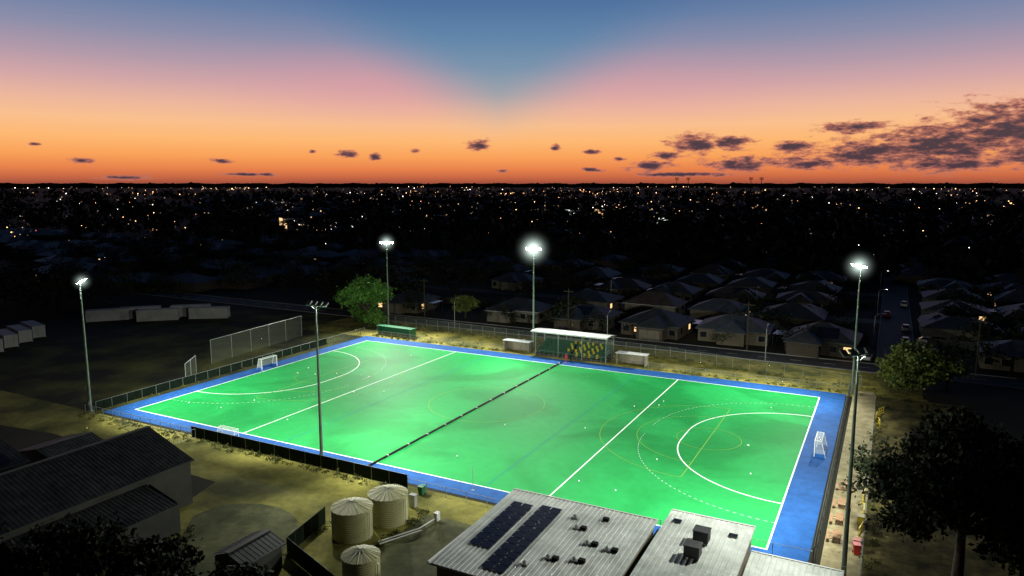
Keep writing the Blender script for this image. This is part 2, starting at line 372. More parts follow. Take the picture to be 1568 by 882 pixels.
fence('chainlink_fence',[(61.5,60.2),(95.6,60.2)],1.1,2.5,rails=(1,.5))
fence('tall_chainlink_fence',[(95.6,-3.5),(95.6,60)],3.0,3,rails=(1,.5),r=.04,post_m='shedwall')
fence('chainlink_fence',[(69,-4.4),(95.6,-3.5)],2.6,3)
fence('ball_stop_netting',[(-13,25),(-16,52)],4.6,5,rails=(1,),r=.06)
fence('ball_stop_netting',[(-4.9,13),(-8.5,18)],3.6,3,rails=(1,),r=.06)
fence('tank_yard_fence',[(51.2,-15.0),(52.5,-21.5),(63.5,-25.5)],1.8,1.2,'screen',post_m='shedwall')
fence('steel_picket_fence',[(4,-5.6),(18,-9.2),(19,-4.4)],1.4,.45,rails=(1,.15),r=.025,mesh=False)
# ---------------------------------------------------------------- goals
def goal(x,y,w_,h_,dp,rz,name='hockey_goal'):
    e=empty(name,(x,y,0),rz)
    b=MB(); hw=w_/2
    for s in (-1,1):
        b.box(-.04,.04,s*hw-.04,s*hw+.04,.03,h_)
        b.tube([(-dp,s*hw,.05),(-dp*.6,s*hw,h_-.03)],.03,6); b.tube([(-dp*.6,s*hw,h_-.03),(0,s*hw,h_-.03)],.03,6)
    b.box(-.04,.04,-hw+.04,hw-.04,h_-.08,h_); b.tube([(-dp*.6,-hw,h_-.03),(-dp*.6,hw,h_-.03)],.025,6)
    b.obj('frame',['white'],e)
    b=MB(); b.box(-dp,-dp+.04,-hw,hw,.04,.46); b.box(-dp+.05,-.05,-hw-.02,-hw+.02,.04,.46); b.box(-dp+.05,-.05,hw-.02,hw+.02,.04,.46); b.obj('backboards',['blue'],e)
    b=MB(); b.quad((-dp,-hw,.46),(-dp,hw,.46),(-dp*.6,hw,h_-.05),(-dp*.6,-hw,h_-.05)); b.quad((-dp*.6,-hw,h_-.05),(-dp*.6,hw,h_-.05),(0,hw,h_-.05),(0,-hw,h_-.05))
    for s in (-1,1): b.quad((-dp,s*hw,.46),(-.04,s*hw,.46),(-.04,s*hw,h_-.05),(-dp*.6,s*hw,h_-.05))
    b.obj('net',['net'],e); return e
goal(-.5,27.5,3.66,2.14,1.3,0)
goal(93.0,29,3.66,2.14,1.3,math.pi)
goal(22,-1.3,3.2,1.2,.9,math.pi/2,'small_training_goal')
# ---------------------------------------------------------------- grandstand
g=empty('grandstand',(38.3,60,0))
b=MB()
for t in range(5): b.box(0.02*t,15-.02*t,.2+t*.8,4.2,(.05 if t==0 else .052+t*.38),.05+(t+1)*.38)
b.obj('concrete_terrace',['shedroof'],g)
b=MB()
for t in range(5):
    for k in range(27):
        x=.5+k*.53; zt=.05+(t+1)*.38
        if abs(k-13)<1: continue
        mi=1 if (10<k<24 and (k*7+t*3)%5<2) else 0
        b.box(x,x+.44,.45+t*.8,.80+t*.8,zt+.12,zt+.30,mi); b.box(x,x+.44,.80+t*.8,.88+t*.8,zt+.31,zt+.85,mi)
b.obj('seats',['seatg','seaty'],g)
b=MB()
for x in (.1,5,10,14.9):
    b.box(x-.06,x+.06,4.3,4.42,0,4.6); b.box(x-.06,x+.06,.05,.17,0,4.9)
    b.tube([(x,.1,4.9),(x,4.36,4.4)],.06,6); b.tube([(x,.1,3.9),(x,2.2,4.7)],.04,6)
for zz in (1.0,2.0,3.0): b.box(0,15,4.44,4.48,zz,zz+.06)
for s in (0,15): 
    for zz in (.6,1.1,1.6,2.1): b.box(s-.03,s+.03,.2,4.3,zz,zz+.04)
for k in range(16): b.tube([(k,-.02,0),(k,-.02,1.05)],.025,5)
b.tube([(0,-.02,1.05),(15,-.02,1.05)],.025,5)
b.obj('steel_frame',['polegreen'],g)
b=MB(); b.quad((0,4.5,0.1),(15,4.5,.1),(15,4.5,3.2),(0,4.5,3.2)); b.quad((-.02,.2,.1),(-.02,4.4,.1),(-.02,4.4,4.4),(-.02,.2,4.4)); b.quad((15.04,.2,.1),(15.04,4.4,.1),(15.04,4.4,4.4),(15.04,.2,4.4)); b.obj('side_and_rear_mesh',['mesh'],g)
b=MB(); ny=10; prof=[]
for i in range(ny+1):
    t=i/ny; y=-.9+6.4*t; prof.append((y,4.75+.55*math.sin(math.pi*(t*.75+.2))-.5*t))
nx=60
for i in range(ny):
    (y0,z0),(y1,z1)=prof[i],prof[i+1]
    for k in range(nx):
        x0=-.5+16*k/nx;x1=-.5+16*(k+1)/nx; dz=.03 if k%2 else 0; dz2=.03-dz
        b.quad((x0,y0,z0+dz),(x1,y0,z0+dz2),(x1,y1,z1+dz2),(x0,y1,z1+dz))
b.obj('curved_canopy',['white'],g)
b=MB(); b.box(-.5,15.5,-.98,-.92,prof[0][1]-.22,prof[0][1]+.05); b.obj('canopy_fascia',['white'],g)
def dugout(x,y,w_,rz=0,h_=2.2):
    e=empty('team_dugout',(x,y,0),rz); b=MB()
    b.box(0,w_,1.75,1.83,.03,h_-.1); b.box(0,.08,.1,1.75,.03,h_-.15); b.box(w_-.08,w_,.1,1.75,.03,h_-.15); b.obj('walls',['green' if h_<2 else 'brick'],e)
    b=MB(); b.add([(-.2,-.4,h_),(w_+.2,-.4,h_),(w_+.2,2.0,h_-.12),(-.2,2.0,h_-.12),(-.2,-.4,h_+.1),(w_+.2,-.4,h_+.1),(w_+.2,2.0,h_-.02),(-.2,2.0,h_-.02)],[(3,2,1,0),(4,5,6,7),(0,1,5,4),(1,2,6,5),(2,3,7,6),(3,0,4,7)]); b.obj('roof',['green' if h_<2 else 'white'],e)
    b=MB(); b.box(.15,w_-.15,1.2,1.6,.42,.48)
    for x_ in (.3,w_/2,w_-.36): b.box(x_,x_+.06,1.3,1.5,.03,.42)
    for x_ in (0.02,w_-.08): b.box(x_,x_+.06,-.3,-.24,.03,h_)
    b.obj('bench_and_posts',['steel'],e)
dugout(31.0,60.6,5.6); dugout(55.2,60.6,5.6); dugout(-2.5,62.0,9.5,-.05,1.9)
# ---------------------------------------------------------------- clubhouse
cb=empty('clubhouse')
def ribroof(name,x0,x1,y0,z0,y1,z1,par,m,step=.42,th=.18,rh=.05):
    b=MB(); n=int((x1-x0)/step); st=(x1-x0)/n; xs=[]
    for i in range(n):
        a=x0+i*st; xs+=[(a,0),(a+st*.66,0),(a+st*.76,rh),(a+st*.9,rh)]
    xs.append((x1,0))
    vs=[(x,y0,z0+h) for x,h in xs]+[(x,y1,z1+h) for x,h in xs]; k=len(xs)
    b.add(vs,[(i,i+1,i+1+k,i+k) for i in range(k-1)])
    b.quad((x0,y0,z0-th),(x1,y0,z0-th),(x1,y1,z1-th),(x0,y1,z1-th))
    b.quad((x0,y0,z0-th),(x1,y0,z0-th),(x1,y0,z0),(x0,y0,z0)); b.quad((x0,y1,z1-th),(x1,y1,z1-th),(x1,y1,z1),(x0,y1,z1))
    b.quad((x0,y0,z0-th),(x0,y1,z1-th),(x0,y1,z1),(x0,y0,z0)); b.quad((x1,y0,z0-th),(x1,y1,z1-th),(x1,y1,z1),(x1,y0,z0))
    return b.obj(name,[m],par)
ribroof('main_roof',69,83.2,-22.6,4.1,-8.2,4.6,cb,'roofwhite')
ribroof('second_roof',83.9,91.1,-26,4.3,-6.2,4.9,cb,'roofwhite')
ribroof('third_roof',91.3,98.2,-26,3.7,-9,4.1,cb,'roofwhite')
b=MB(); b.box(69.4,83.0,-22.2,-8.6,0,4.0); b.box(84.1,90.9,-26,-6.6,0,4.1); b.box(91.4,97.8,-26,-9.5,0,3.55); b.obj('walls',['brick'],cb)
b=MB(); b.box(68.86,68.99,-22.7,-8.1,4.0,4.25); b.box(69,83.2,-8.15,-8.0,4.35,4.66); b.box(83.9,91.1,-6.15,-6.0,4.65,4.96); b.box(91.3,98.2,-8.95,-8.8,3.85,4.16); b.obj('gutters',['white'],cb)
b=MB(); b.box(83.25,83.85,-22.6,-8.2,3.7,3.85); b.obj('box_gutter',['black'],cb)
b=MB()
for x in (71,74,77,80): b.box(x,x+1.4,-8.6,-8.55,1,2.2)
for y in (-11,-14,-17,-20): b.box(69.35,69.4,y,y+1.4,1,2.2)
b.obj('windows',['glass'],cb)
def zr(y): return 4.1+.5*(y+22.6)/14.4
def panel(b,f,x0,x1,y0,y1):
    h=.14
    b.quad((x0,y0,zr(y0)+h),(x1,y0,zr(y0)+h),(x1,y1,zr(y1)+h),(x0,y1,zr(y1)+h))
    f.box(x0-.03,x1+.03,y0-.03,y1+.03,zr(y0)+.06,zr(y0)+.10)
b=MB();f=MB()
for c,(xa,ys,n) in enumerate([(70.3,-18.8,8),(73.0,-21.5,11)]):
    for i in range(n):
        for k in range(2):
            panel(b,f,xa+k*1.04,xa+k*1.04+.96,ys+i*1.04,ys+i*1.04+.96)
b.obj('solar_panels',['pv'],cb); f.obj('panel_frames',['pvframe'],cb)
b=MB()
for x,y in [(77.4,-12.6),(79.2,-14.6),(81,-14.8),(77.2,-18),(79.2,-17.4),(75.9,-19.6),(76.6,-11.0)]:
    zt=zr(y); b.box(x-.3,x+.3,y-.2,y+.2,zt+.03,zt+.18); b.tube([(x,y,zt+.18),(x,y,zt+.34)],[.14,.14],10); b.tube([(x,y,zt+.34),(x,y,zt+.46)],[.24,.05],10)
b.obj('roof_vents',['steel'],cb)
b=MB()
for x,y in [(78.0,-12.5),(79.8,-14.5),(81.6,-14.7),(77.8,-17.9),(79.8,-17.3),(79.2,-10.2)]:
    zt=zr(y); b.box(x-.25,x+.25,y-.2,y+.2,zt+.03,zt+.3)
b.obj('roof_cowls',['black'],cb)
def acunit(x,y,zt):
    b=MB(); b.box(x-.6,x+.6,y-.55,y+.55,zt+.15,zt+1.05); b.box(x-.66,x+.66,y-.6,y+.6,zt+1.05,zt+1.13)
    for s in (-1,1):
        for t in (-1,1): b.box(x+s*.5-.05,x+s*.5+.05,y+t*.45-.05,y+t*.45+.05,zt-.05,zt+.15)
    for q in range(6): b.box(x-.63,x+.63,y-.50,y+.50,zt+.25+q*.12,zt+.29+q*.12)
    b.obj('evaporative_cooler',['shedroof'],cb,bevel=.04)
acunit(87.6,-10.6,4.8); acunit(87.5,-13.2,4.72)
b=MB(); b.box(84.6,85.3,-8.4,-7.9,4.9,5.04); b.box(89.4,90.1,-8.8,-8.4,4.9,5.05); b.obj('skylight_caps',['glass'],cb)
# ---------------------------------------------------------------- tanks
def tank(x,y,rr,h):
    e=empty('rainwater_tank',(x,y,0)); b=MB(); n=48; rings=int(h/.1)
    pts=[(0,0,.02+i*h/rings) for i in range(rings+1)]; rad=[rr+(.025 if i%2 else 0) for i in range(rings+1)]
    b.tube(pts,rad,n); b.obj('corrugated_wall',['tank'],e)
    b=MB(); vs=[];fs=[]; n2=24
    for i in range(n2*2):
        a=2*math.pi*i/(n2*2); up=.05 if i%2 else 0
        vs.append(((rr+.08)*math.cos(a),(rr+.08)*math.sin(a),h+.03+up))
    vs.append((0,0,h+.62)); 
    for i in range(n2*2): fs.append((i,(i+1)%(n2*2),n2*2))
    b.add(vs,fs); b.tube([(0,0,h+.5),(0,0,h+.68)],[.22,.18],12)
    b.obj('ribbed_cone_roof',['tank'],e)
    b=MB()
    for i in range(12):
        a=2*math.pi*i/12; b.tube([(.2*math.cos(a),.2*math.sin(a),h+.62),((rr+.08)*math.cos(a),(rr+.08)*math.sin(a),h+.09)],.03,4)
    b.obj('roof_ribs',['white'],e)
    b=MB(); b.tube([(rr+.05,0,h-.2),(rr+.2,0,h-.3),(rr+.2,0,.1)],.05,6); b.obj('downpipe',['white'],e)
tank(55.2,-15.6,1.95,2.9); tank(56.4,-11.5,1.95,2.9); tank(61.2,-21.6,1.6,2.3)
e=empty('pipe_manifold'); b=MB(); b.tube([(58.6,-16,.3),(60.5,-12,.3),(60.8,-9,.3)],.06,6); b.tube([(59,-16.3,.3),(60.9,-12.2,.3)],.06,6); b.box(60.6,61.0,-9.6,-9.0,.02,.9); b.obj('pipes',['white'],e)
e=empty('electrical_cabinet',(56.9,-7.9,0)); b=MB(); b.box(-.35,.35,-.25,.25,.1,1.4); b.box(-.38,.38,-.28,.28,1.4,1.46); b.box(-.25,.25,-.26,-.252,.3,1.2); b.obj('cabinet',['cont'],e)
# ---------------------------------------------------------------- sheds
def gable(name,x0,x1,y0,y1,he,hr,rx=None):
    e=empty(name); rx=rx or (x0+x1)/2; b=MB()
    for y in (y0,y1): b.add([(x0,y,0),(x1,y,0),(x1,y,he),(rx,y,hr),(x0,y,he)],[(0,1,2,3,4)])
    b.quad((x0,y0,0),(x0,y1,0),(x0,y1,he),(x0,y0,he)); b.quad((x1,y0,0),(x1,y1,0),(x1,y1,he),(x1,y0,he)); b.obj('walls',['shedwall'],e)
    b=MB(); n=int((y1-y0)/.4)
    for sx,(xa,xb) in enumerate(((x0-.3,rx),(x1+.3,rx))):
        for i in range(n):
            ya=y0-.2+i*(y1-y0+.4)/n; yb=y0-.2+(i+1)*(y1-y0+.4)/n; ym=ya+(yb-ya)*.8; yc=yb-.03; zo=he+.04; q=.03
            b.quad((xa,ya,zo),(xa,ym,zo),(xb,ym,hr+.04),(xb,ya,hr+.04)); b.quad((xa,ym,zo),(xa,yc,zo+q),(xb,yc,hr+.04+q),(xb,ym,hr+.04)); b.quad((xa,yc,zo+q),(xa,yb,zo),(xb,yb,hr+.04),(xb,yc,hr+.04+q))
    b.obj('ribbed_roof',['shedroof'],e)
    b=MB(); b.box(rx-.25,rx+.25,y0-.2,y1+.2,hr+.06,hr+.11); b.box(x1+.3,x1+.42,y0-.2,y1+.2,he-.1,he+.06); b.obj('ridge_cap_and_gutter',['shedwall'],e)
    if y1-y0>20:
        b=MB(); b.box(x1-4.2,x1-1.2,y1+.01,y1+.06,0,3.2)
        for q in range(7): b.box(x1-4.2,x1-1.2,y1+.065,y1+.09,.3+q*.42,.34+q*.42)
        b.obj('roller_door',['steel'],e)
    return e
gable('storage_shed',22,35.3,-62,-17.9,4.8,7.3)
e=empty('lean_to_shed'); b=MB(); b.box(35.4,39.8,-46,-22.9,0,2.95); b.obj('walls',['shedwall'],e)
b=MB()
for i in range(57): 
    ya=-46+i*.4; b.quad((35.4,ya,4.1),(35.4,ya+.34,4.1),(40.1,ya+.34,3.0),(40.1,ya,3.0)); b.quad((35.4,ya+.34,4.1),(35.4,ya+.37,4.13),(40.1,ya+.37,3.03),(40.1,ya+.34,3.0)); b.quad((35.4,ya+.37,4.13),(35.4,ya+.4,4.1),(40.1,ya+.4,3.0),(40.1,ya+.37,3.03))
b.add([(35.4,-22.9,2.9),(39.8,-22.9,2.9),(35.4,-22.9,4.08)],[(0,1,2)])
b.obj('roof',['shedroof'],e)
s2=gable('workshop_shed',4,18,-60,-25,4.0,6.0)
b=MB()
for i in range(12):
    for k in range(3):
        x0=12+k*1.9; y0=-40+i*1.15
        zz=lambda x:6.0-(x-11)*2/7+.22
        b.quad((x0,y0,zz(x0)),(x0+1.75,y0,zz(x0+1.75)),(x0+1.75,y0+1.05,zz(x0+1.75)),(x0,y0+1.05,zz(x0)))
b.obj('solar_panels',['pv'],s2)
gable('amenities_shed',12,21,-23,-17,3.2,4.4)
gable('garden_shed',50.2,53.6,-27.5,-23.2,2.3,3.0)
# ---------------------------------------------------------------- containers
def container(x,y,rz,l=12,w_=2.45,h_=2.7):
    e=empty('shipping_container',(x,y,0),rz); b=MB(); b.box(-l/2,l/2,-w_/2,w_/2,.15,h_)
    n=int(l/.5)
    for i in range(n):
        for s in (-1,1): b.box(-l/2+.1+i*.5,-l/2+.3+i*.5,s*(w_/2)-.03,s*(w_/2)+.03,.35,h_-.2)
    for s in (-1,1):
        b.box(-l/2-.04,l/2+.04,s*w_/2-.06,s*w_/2+.06,h_-.12,h_+.04); b.box(-l/2-.04,l/2+.04,s*w_/2-.06,s*w_/2+.06,0,.2)
    for k in (-.6,-.2,.2,.6): b.tube([(l/2+.06,k,.3),(l/2+.06,k,h_-.2)],.03,5)
    b.obj('body',['cont'],e)
for i,(x,y,rz) in enumerate([(-73,44,.9),(-69,50,.8),(-62,50,.75),(-60,58,.7),(-53,58,.6)]): container(x,y,rz,9.5)
for i in range(4): container(-63-i*2.5,12+i*4.2,-.25,9)
# ---------------------------------------------------------------- trees
def tree(name,x,y,h,lobes,nclump,nleaf,ls,m,trunk_r=.25,sig=.5,trunk_h=None):
    e=empty(name,(x,y,0)); th=trunk_h or h*.35
    b=MB(); b.tube([(0,0,-.1),(.05,.1,th*.5),(0,0,th)],[trunk_r*1.25,trunk_r,trunk_r*.8],8)
    for (cx,cy,cz),(rx,ry,rz) in lobes:
        b.tube([(0,0,th*.85),(cx*.45,cy*.45,th+(cz-th)*.4),(cx*.9,cy*.9,cz)],[trunk_r*.6,trunk_r*.4,trunk_r*.12],6)
        for q in range(4):
            v=rng.normal(size=3); v/=np.linalg.norm(v)
            b.tube([(cx*.7,cy*.7,th+(cz-th)*.7),(cx+v[0]*rx*.8,cy+v[1]*ry*.8,cz+abs(v[2])*rz*.7)],[trunk_r*.25,trunk_r*.06],5)
    b.obj('trunk_and_limbs',['bark'],e,smooth=True)
    wts=np.array([rx*ry*rz for _,(rx,ry,rz) in lobes]); wts=wts/wts.sum()
    li=rng.choice(len(lobes),nclump,p=wts); v=rng.normal(size=(nclump,3)); v/=np.linalg.norm(v,axis=1)[:,None]
    rr=rng.random(nclump)**.45
    C=np.array([lobes[i][0] for i in li])+v*rr[:,None]*np.array([lobes[i][1] for i in li])
    per=nleaf//nclump; P_=np.repeat(C,per,axis=0)+rng.normal(size=(nclump*per,3))*sig*np.array([1,1,.7])
    S=ls*rng.uniform(.6,1.4,len(P_))
    quads_np('foliage',leaf_quads(P_,S),[m],parent=e)
def lobeset(rx,h,n,seed,base=.45):
    rs=random.Random(seed); out=[((0,0,h*.72),(rx*.6,rx*.6,h*.25))]
    for i in range(n):
        a=2*math.pi*i/n+rs.uniform(-.4,.4); q=rs.uniform(.45,.75)*rx
        out.append(((q*math.cos(a),q*math.sin(a),h*rs.uniform(base,.82)),(rx*rs.uniform(.3,.45),rx*rs.uniform(.3,.45),h*rs.uniform(.1,.18))))
    return out
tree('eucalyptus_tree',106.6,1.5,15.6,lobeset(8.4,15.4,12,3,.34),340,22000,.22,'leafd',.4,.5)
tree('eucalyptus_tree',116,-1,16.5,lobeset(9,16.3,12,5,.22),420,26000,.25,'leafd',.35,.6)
tree('ornamental_tree',-12,69.5,12.2,lobeset(6.4,11.8,9,11,.22),210,13000,.27,'leafb',.3,.6)
tree('ornamental_tree',-19,74,10,lobeset(5,10,6,12,.3),120,6000,.26,'leafs',.3,.5)
tree('small_tree',5,88,6,lobeset(3.6,6,6,13,.3),90,4000,.22,'leafy',.2,.4)
tree('willow_tree',104.5,66,8.2,lobeset(6.0,8.0,9,14,.22),240,13000,.24,'leafy',.3,.55)
tree('willow_tree',109.5,69,5.5,lobeset(3.6,5.5,6,15,.3),80,4000,.22,'leafy',.25,.5)
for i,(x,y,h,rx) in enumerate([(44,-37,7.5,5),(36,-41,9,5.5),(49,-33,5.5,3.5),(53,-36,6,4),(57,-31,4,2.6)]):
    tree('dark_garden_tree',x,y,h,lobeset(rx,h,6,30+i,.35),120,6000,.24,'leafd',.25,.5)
P_=[];S_=[]
for (xa,ya,xb,yb,n,wd) in [(-5,-5,18,-5,60,.6),(18,-4.9,53,-4.9,110,.5),(-6,0,-6,48,120,.8),(-6,59.6,31,59.6,80,.5),(62,59.6,95,59.6,80,.5),(-8,72.6,60,70.6,160,.8),(60,70.6,97,64,90,.8),(51,-15,53,-22,25,.4),(99.9,-5,100.1,58,90,.5),(41,-22,41,-30,25,.6),(58.8,-21,58.8,-8,30,.3),(100,60,106,75,30,3),(-20,61,20,70,70,4)]:
    for k in range(n):
        t=rng.random(); c=np.array([xa+(xb-xa)*t,ya+(yb-ya)*t,.1])+np.array([rng.normal()*wd,rng.normal()*wd,0]); m_=18; hh=rng.uniform(.1,.3)
        if -3.3<c[0]<95.1 and -3.1<c[1]<58.9: continue
        q=c+rng.normal(size=(m_,3))*np.array([.18,.18,hh*.6]); q[:,2]=np.abs(q[:,2]); P_.append(q); S_.append(np.full(m_,.10)*rng.uniform(.6,1.6,m_))
quads_np('grass_tufts',leaf_quads(np.concatenate(P_),np.concatenate(S_)),['leafg'])
# ---------------------------------------------------------------- benches, bins, small items
M['timber']=mat('bench_timber',(.30,.16,.08),(.38,.22,.11),.7,3)
def picnic(x,y,rz=0):
    e=empty('picnic_bench',(x,y,0),rz); b=MB(); b.box(-.9,.9,-.36,.36,.70,.75); 
    for s in (-1,1):
        b.box(-.9,.9,s*.75-.14,s*.75+.14,.42,.46)
        b.box(s*.6-.04,s*.6+.04,-.8,.8,.36,.42); b.box(s*.6-.04,s*.6+.04,-.3,-.22,.02,.70); b.box(s*.6-.04,s*.6+.04,.22,.3,.02,.70)
    b.obj('timber',['timber'],e)
for y in (5,9,13,18): picnic(97.0,y,H)
def bin_(x,y,m,rz=0):
    e=empty('wheelie_bin',(x,y,0),rz); b=MB()
    b.add([(-.24,-.28,.08),(.24,-.28,.08),(.24,.28,.08),(-.24,.28,.08),(-.3,-.36,1.0),(.3,-.36,1.0),(.3,.36,1.0),(-.3,.36,1.0)],[(3,2,1,0),(4,5,6,7),(0,1,5,4),(1,2,6,5),(2,3,7,6),(3,0,4,7)])
    b.box(-.33,.33,-.4,.4,1.0,1.06); b.box(-.28,.28,.4,.46,.93,.97); b.obj('body_and_lid',[m],e)
    b=MB(); b.tube([(-.3,.3,.1),(-.24,.3,.1)],.1,12); b.tube([(.24,.3,.1),(.3,.3,.1)],.1,12); b.obj('wheels',['rubber'],e)
bin_(98.8,4.0,'red'); bin_(98.8,3.0,'red',.2); bin_(55.9,-4.9+.0,'green'); bin_(98.9,9.5,'yellow')
def barrier(x,y,rz,m='yellow'):
    e=empty('safety_barrier',(x,y,0),rz); b=MB()
    b.box(-.95,.95,-.05,.05,.85,1.0); b.box(-.95,.95,-.05,.05,.35,.5)
    for s in (-1,0,1): b.box(s*.8-.05,s*.8+.05,-.045,.045,.05,1.02)
    for s in (-1,1): b.box(s*.8-.06,s*.8+.06,-.3,.3,.0,.05)
    b.obj('rails',[m],e)
for x,y,rz in [(99.0,7.5,1.4),(99.1,12,1.6),(99.0,16,1.5),(99.6,47,1.5),(100.2,50,1.2),(100,44,1.7)]: barrier(x,y,rz)
e=empty('corner_flag_pole',(60.3,-1.3,0)); b=MB(); b.tube([(0,0,0),(0,0,2.8)],.03,6); b.tube([(0,0,0),(0,0,.06)],.2,10); b.obj('pole',['steel'],e)
def person2(x,y,rz,m='cloth'):
    me=D.meshes.new('person'); o=D.objects.new('person',me); scene.collection.objects.link(o)
    V=[(0,0,.95),(0,0,1.2),(0,0,1.42),(0,0,1.52),(0,.02,1.66),(.1,0,.88),(.12,.05,.5),(.12,0,.08),(.12,-.16,.05),(-.1,0,.88),(-.12,-.08,.5),(-.12,0,.08),(-.12,-.16,.05),(.2,0,1.4),(.27,.03,1.12),(.24,-.15,.92),(-.2,0,1.4),(-.27,.03,1.12),(-.24,-.15,.92)]
    E=[(0,1),(1,2),(2,3),(3,4),(0,5),(5,6),(6,7),(7,8),(0,9),(9,10),(10,11),(11,12),(2,13),(13,14),(14,15),(2,16),(16,17),(17,18)]
    R=[.15,.14,.15,.06,.11,.10,.07,.05,.04,.10,.07,.05,.04,.07,.05,.04,.07,.05,.04]
    me.from_pydata(V,E,[]); me.materials.append(M[m])
    o.modifiers.new('skin','SKIN')
    if not me.skin_vertices:
        bpy.context.view_layer.objects.active=o
        bpy.ops.mesh.customdata_skin_add()
    for i,rr in enumerate(R): me.skin_vertices[0].data[i].radius=(rr,rr*.85)
    me.skin_vertices[0].data[0].use_root=True
    s=o.modifiers.new('sub','SUBSURF'); s.levels=1; s.render_levels=1
    o.location=(x,y,.03); o.rotation_euler=(0,0,rz)
person2(46.4,56.9,0); person2(47.2,57.3,.6,'black')
# ---------------------------------------------------------------- cars
def car(x,y,rz,col):
    e=empty('parked_car',(x,y,0),rz); m=mat('car_paint',col,None,.25,spec=.6)
    b=MB(); st=[(-2.2,.45,.85,.72),(-2.05,.3,.98,.84),(-1.2,.28,1.0,.88),(1.0,.28,.95,.88),(1.9,.3,.82,.82),(2.2,.4,.68,.70)]
    vs=[];fs=[]
    for X_,zl,zh,hw in st: vs+=[(X_,-hw,zl),(X_,-hw,zh-.12),(X_,-hw+.08,zh),(X_,hw-.08,zh),(X_,hw,zh-.12),(X_,hw,zl)]
    for i in range(len(st)-1):
        for k in range(6): k2=(k+1)%6; fs.append((i*6+k,i*6+k2,i*6+6+k2,i*6+6+k))
    fs+=[tuple(range(6)),tuple(range(30,36))]; b.add(vs,fs)
    b.add([(-1.3,-.6,1.44),(.25,-.6,1.44),(.25,.6,1.44),(-1.3,.6,1.44),(-1.25,-.58,1.49),(.2,-.58,1.49),(.2,.58,1.49),(-1.25,.58,1.49)],[(4,5,6,7),(0,1,5,4),(1,2,6,5),(2,3,7,6),(3,0,4,7)]); b.obj('body',[m],e)
    b=MB(); b.add([(-1.95,-.76,.96),(1.05,-.78,.94),(1.05,.78,.94),(-1.95,.76,.96),(-1.3,-.6,1.44),(.25,-.6,1.44),(.25,.6,1.44),(-1.3,.6,1.44)],[(4,5,6,7),(0,1,5,4),(1,2,6,5),(2,3,7,6),(3,0,4,7)]); b.obj('windows',['glass'],e)
    b=MB()
    for X_ in (-1.35,1.4):
        for s in (-1,1): b.tube([(X_,s*.68,.33),(X_,s*.9,.33)],.33,16)
    b.obj('wheels',['rubber'],e)
cols=[(.6,.6,.6),(.05,.06,.08),(.35,.02,.02),(.7,.7,.68),(.1,.12,.2),(.25,.26,.27)]
for i,(x,y,rz) in enumerate([(97.2,86.5,1.5),(95,88.5,1.6),(107.5,96,0.1),(108.5,108,0),(104,106,1.57),(104.3,122,1.57),(112,123,0),(35,82,0),(100.2,140,1.57),(104.3,160,1.57),(107.5,99,0.1),(93,100,0)]): car(x,y,rz,cols[i%6])
# ---------------------------------------------------------------- houses
roofs=[mat('roof_tile_%d'%i,c,tuple(k*1.5 for k in c),.55,.6) for i,c in enumerate([(.034,.038,.045),(.050,.058,.072),(.022,.026,.030),(.055,.042,.034)])]
walls=[mat('house_wall_%d'%i,c,tuple(k*.8 for k in c),.85,.8) for i,c in enumerate([(.12,.10,.065),(.07,.055,.038),(.15,.135,.10)])]
def hip(b,x0,x1,y0,y1,z,hr,ov=.55,mi=0):
    x0-=ov;x1+=ov;y0-=ov;y1+=ov;w_=x1-x0;dd=y1-y0
    if w_>=dd: R1=(x0+dd/2,(y0+y1)/2,z+hr);R2=(x1-dd/2,(y0+y1)/2,z+hr); f=[(0,1,5,4),(1,2,5),(2,3,4,5),(3,0,4)]
    else: R1=((x0+x1)/2,y0+w_/2,z+hr);R2=((x0+x1)/2,y1-w_/2,z+hr); f=[(0,1,4),(1,2,5,4),(2,3,5),(3,0,4,5)]
    b.add([(x0,y0,z),(x1,y0,z),(x1,y1,z),(x0,y1,z),R1,R2],f,mi); b.add([(x0,y0,z-.18),(x1,y0,z-.18),(x1,y1,z-.18),(x0,y1,z-.18),(x0,y0,z-.001),(x1,y0,z-.001),(x1,y1,z-.001),(x0,y1,z-.001)],[(0,1,5,4),(1,2,6,5),(2,3,7,6),(3,0,4,7),(3,2,1,0)],mi+1)
